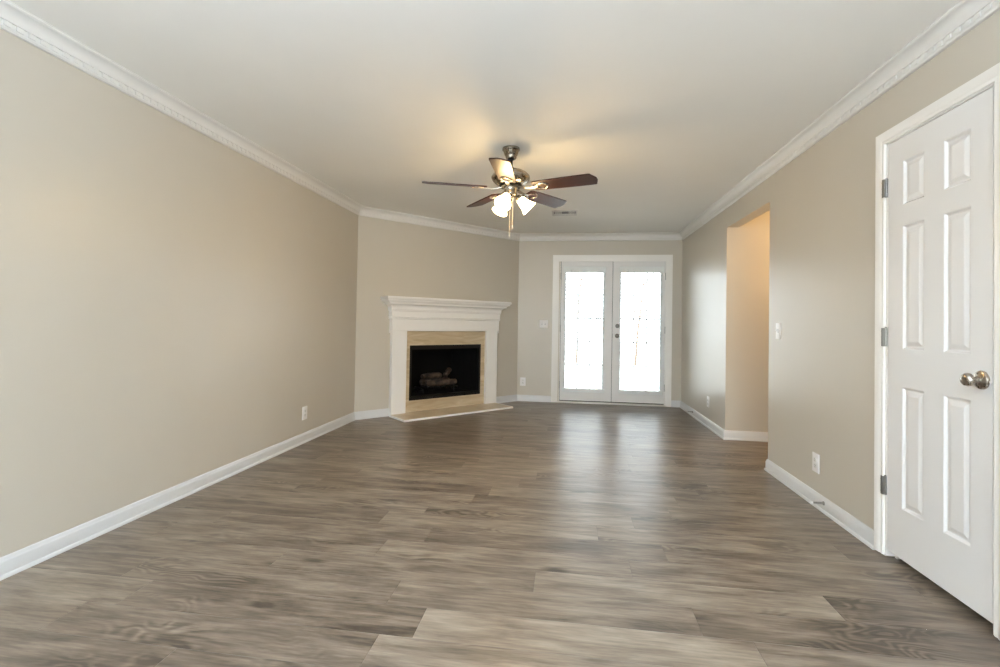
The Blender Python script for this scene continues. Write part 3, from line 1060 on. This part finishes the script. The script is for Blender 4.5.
ol = make_outlet('white duplex outlet low on the long left wall', (XL, 4.183, .273), PI / 2)
place(ol, 'white duplex outlet low on the back wall between fireplace and French doors', (-.633, YB, .285), 0)
place(ol, 'white duplex outlet low on the right wall between the hall opening and the six-panel door', (XR, 3.360, .275), -PI / 2)
place(ol, 'white duplex outlet low on the right wall between the French doors and the hall opening', (XR, 5.745, .285), -PI / 2)

M_TOGGLE = paint('grey_toggle_slot', (0.30, 0.29, 0.28), 0.4, 0.4)
def make_switch(label, loc, rotz, gangs, w, h, group):
    t = thing('light_switch', label, 'light switch', loc, rotz, group)
    bm = bmesh.new()
    rbox(bm, -w / 2, w / 2, -.0065, 0, -h / 2, h / 2, .0028, 2)
    obj('cover_plate', bm, M_PLATE, t, 40)
    for q in range(gangs):
        x = (q - (gangs - 1) / 2) * .046
        bm = bmesh.new()
        rbox(bm, x - .0065, x + .0065, -.0072, -.004, -.0145, .0145, .001, 1)
        fr = obj('toggle_slot', bm, M_TOGGLE, t)
        bm = bmesh.new()
        b2 = bmesh.new()
        rbox(b2, -.0042, .0042, -.019, 0, -.0050, .0050, .0014, 2)
        merge(bm, b2, Matrix.Translation((x, -.006, 0)) @ Matrix.Rotation(math.radians(-28), 4, 'X'))
        obj('toggle', bm, M_PLATE, fr, 40)
        for s in (-.030, .030):
            bm = bmesh.new()
            lathe(bm, [(0, .006), (.0032, .006), (.0026, .0076), (0, .0076)], 12, Matrix.Translation((x, 0, s)) @ ROT_OUT)
            obj('screw', bm, M_RECEPT, t, 40)
    return t
make_switch('white two-gang light switch on the back wall left of the French doors', (-.342, YB, 1.138), 0, 2, .124, .118, None)
make_switch('white single light switch on the right wall at the near edge of the hall opening', (XR, 3.927, 1.114), -PI / 2, 1, .086, .122, None)

def make_stop(label, loc):
    t = thing('door_stop', label, 'door stop', loc, -PI / 2, 'spring door stops')
    bm = bmesh.new()
    lathe(bm, [(0, 0), (.0125, 0), (.0125, .003), (.008, .008), (0, .008)], 20, ROT_OUT)
    obj('base', bm, M_STEEL, t, 40)
    bm = bmesh.new()
    pts = []
    for i in range(150):
        a = i / 149 * 2 * PI * 14
        f = i / 149
        r = .0068 - .0025 * f
        pts.append((r * math.cos(a), -(.006 + .060 * f), r * math.sin(a)))
    tube(bm, pts, .0014, 6)
    obj('spring', bm, M_STEEL, t, 60)
    bm = bmesh.new()
    lathe(bm, [(0, .062), (.0055, .062), (.0070, .066), (.0070, .074), (.0050, .078), (0, .078)], 18, ROT_OUT)
    obj('rubber_tip', bm, M_RUBBER, t, 40)
    return t
st = make_stop('spring door stop on the right baseboard near the six-panel door', (XR - .013, 3.241, .058))
place(st, 'spring door stop on the right baseboard close to the French doors', (XR - .013, 6.367, .060), -PI / 2)

vt = thing('ceiling_vent', 'small white square ceiling air vent beyond the fan', 'vent', (-.048, 5.690, H))
bm = bmesh.new()
vw, vd = .148, .140
VP_ = [(0, 0), (0, -.008), (.006, -.009), (.020, -.004), (.022, 0)]
sweep(bm, [(-vw + .022, -vd + .022), (-vw + .022, vd - .022), (vw - .022, vd - .022), (vw - .022, -vd + .022), (-vw + .022, -vd + .022)], [(-o, h) for o, h in VP_], ident)
for x in (-.040, .050):
    box(bm, x - .006, x + .006, -vd + .02, vd - .02, -.007, 0)
box(bm, -vw + .02, vw - .02, .045, vd - .022, -.006, 0)
box(bm, -vw + .02, vw - .02, -vd + .022, -.085, -.006, 0)
obj('frame', bm, M_VENT, vt)
bm = bmesh.new()
box(bm, -vw + .021, vw - .021, -vd + .021, vd - .021, -.0012, -.0004)
obj('duct_opening', bm, M_SLOT, vt)
for (x0, x1, tl) in ((-.118, -.048, -38), (-.032, .042, 62), (.058, .120, 40)):
    bm = bmesh.new()
    n = 6
    for q in range(n):
        x = x0 + (x1 - x0) * (q + .5) / n
        b2 = bmesh.new()
        box(b2, -.0055, .0055, -.082, .043, -.0005, .0005)
        merge(bm, b2, Matrix.Translation((x, 0, -.0055)) @ Matrix.Rotation(math.radians(tl), 4, 'Y'))
    obj('louver_bank', bm, M_VENT, vt)

# ------------------------------------------------------------------ outside the french doors
bm = bmesh.new()
box(bm, -14, 16, YB + .15, 40, -.30, -.10)
struct('ground', bm, M_CONC)
def tree(label, x, y, lean, h, seed):
    rnd = random.Random(seed)
    t = thing('bare_tree', label, 'tree', (x, y, -.10), 0, 'slender trees beyond the french doors')
    bm = bmesh.new()
    pts = [(lean * q / 8 + rnd.uniform(-.02, .02), rnd.uniform(-.02, .02), h * q / 8) for q in range(9)]
    tube(bm, pts, [.040 - .0036 * q for q in range(9)], 10)
    tr = obj('trunk', bm, M_BARK, t, 60)
    for q in range(6):
        i = 3 + q % 5
        p = Vector(pts[i]); s = -1 if q % 2 else 1
        bm = bmesh.new()
        tube(bm, [p, p + Vector((s * .25, rnd.uniform(-.2, .2), .30)), p + Vector((s * .55, rnd.uniform(-.3, .3), .75))], [.022, .015, .006], 7)
        obj('branch', bm, M_BARK, tr, 60)
    return t
tree('slender bare tree seen faintly through the left French door', .30, 15.5, .15, 4.2, 5)
tree('slender bare tree seen faintly through the right French door', 2.05, 15.0, .35, 3.9, 6)
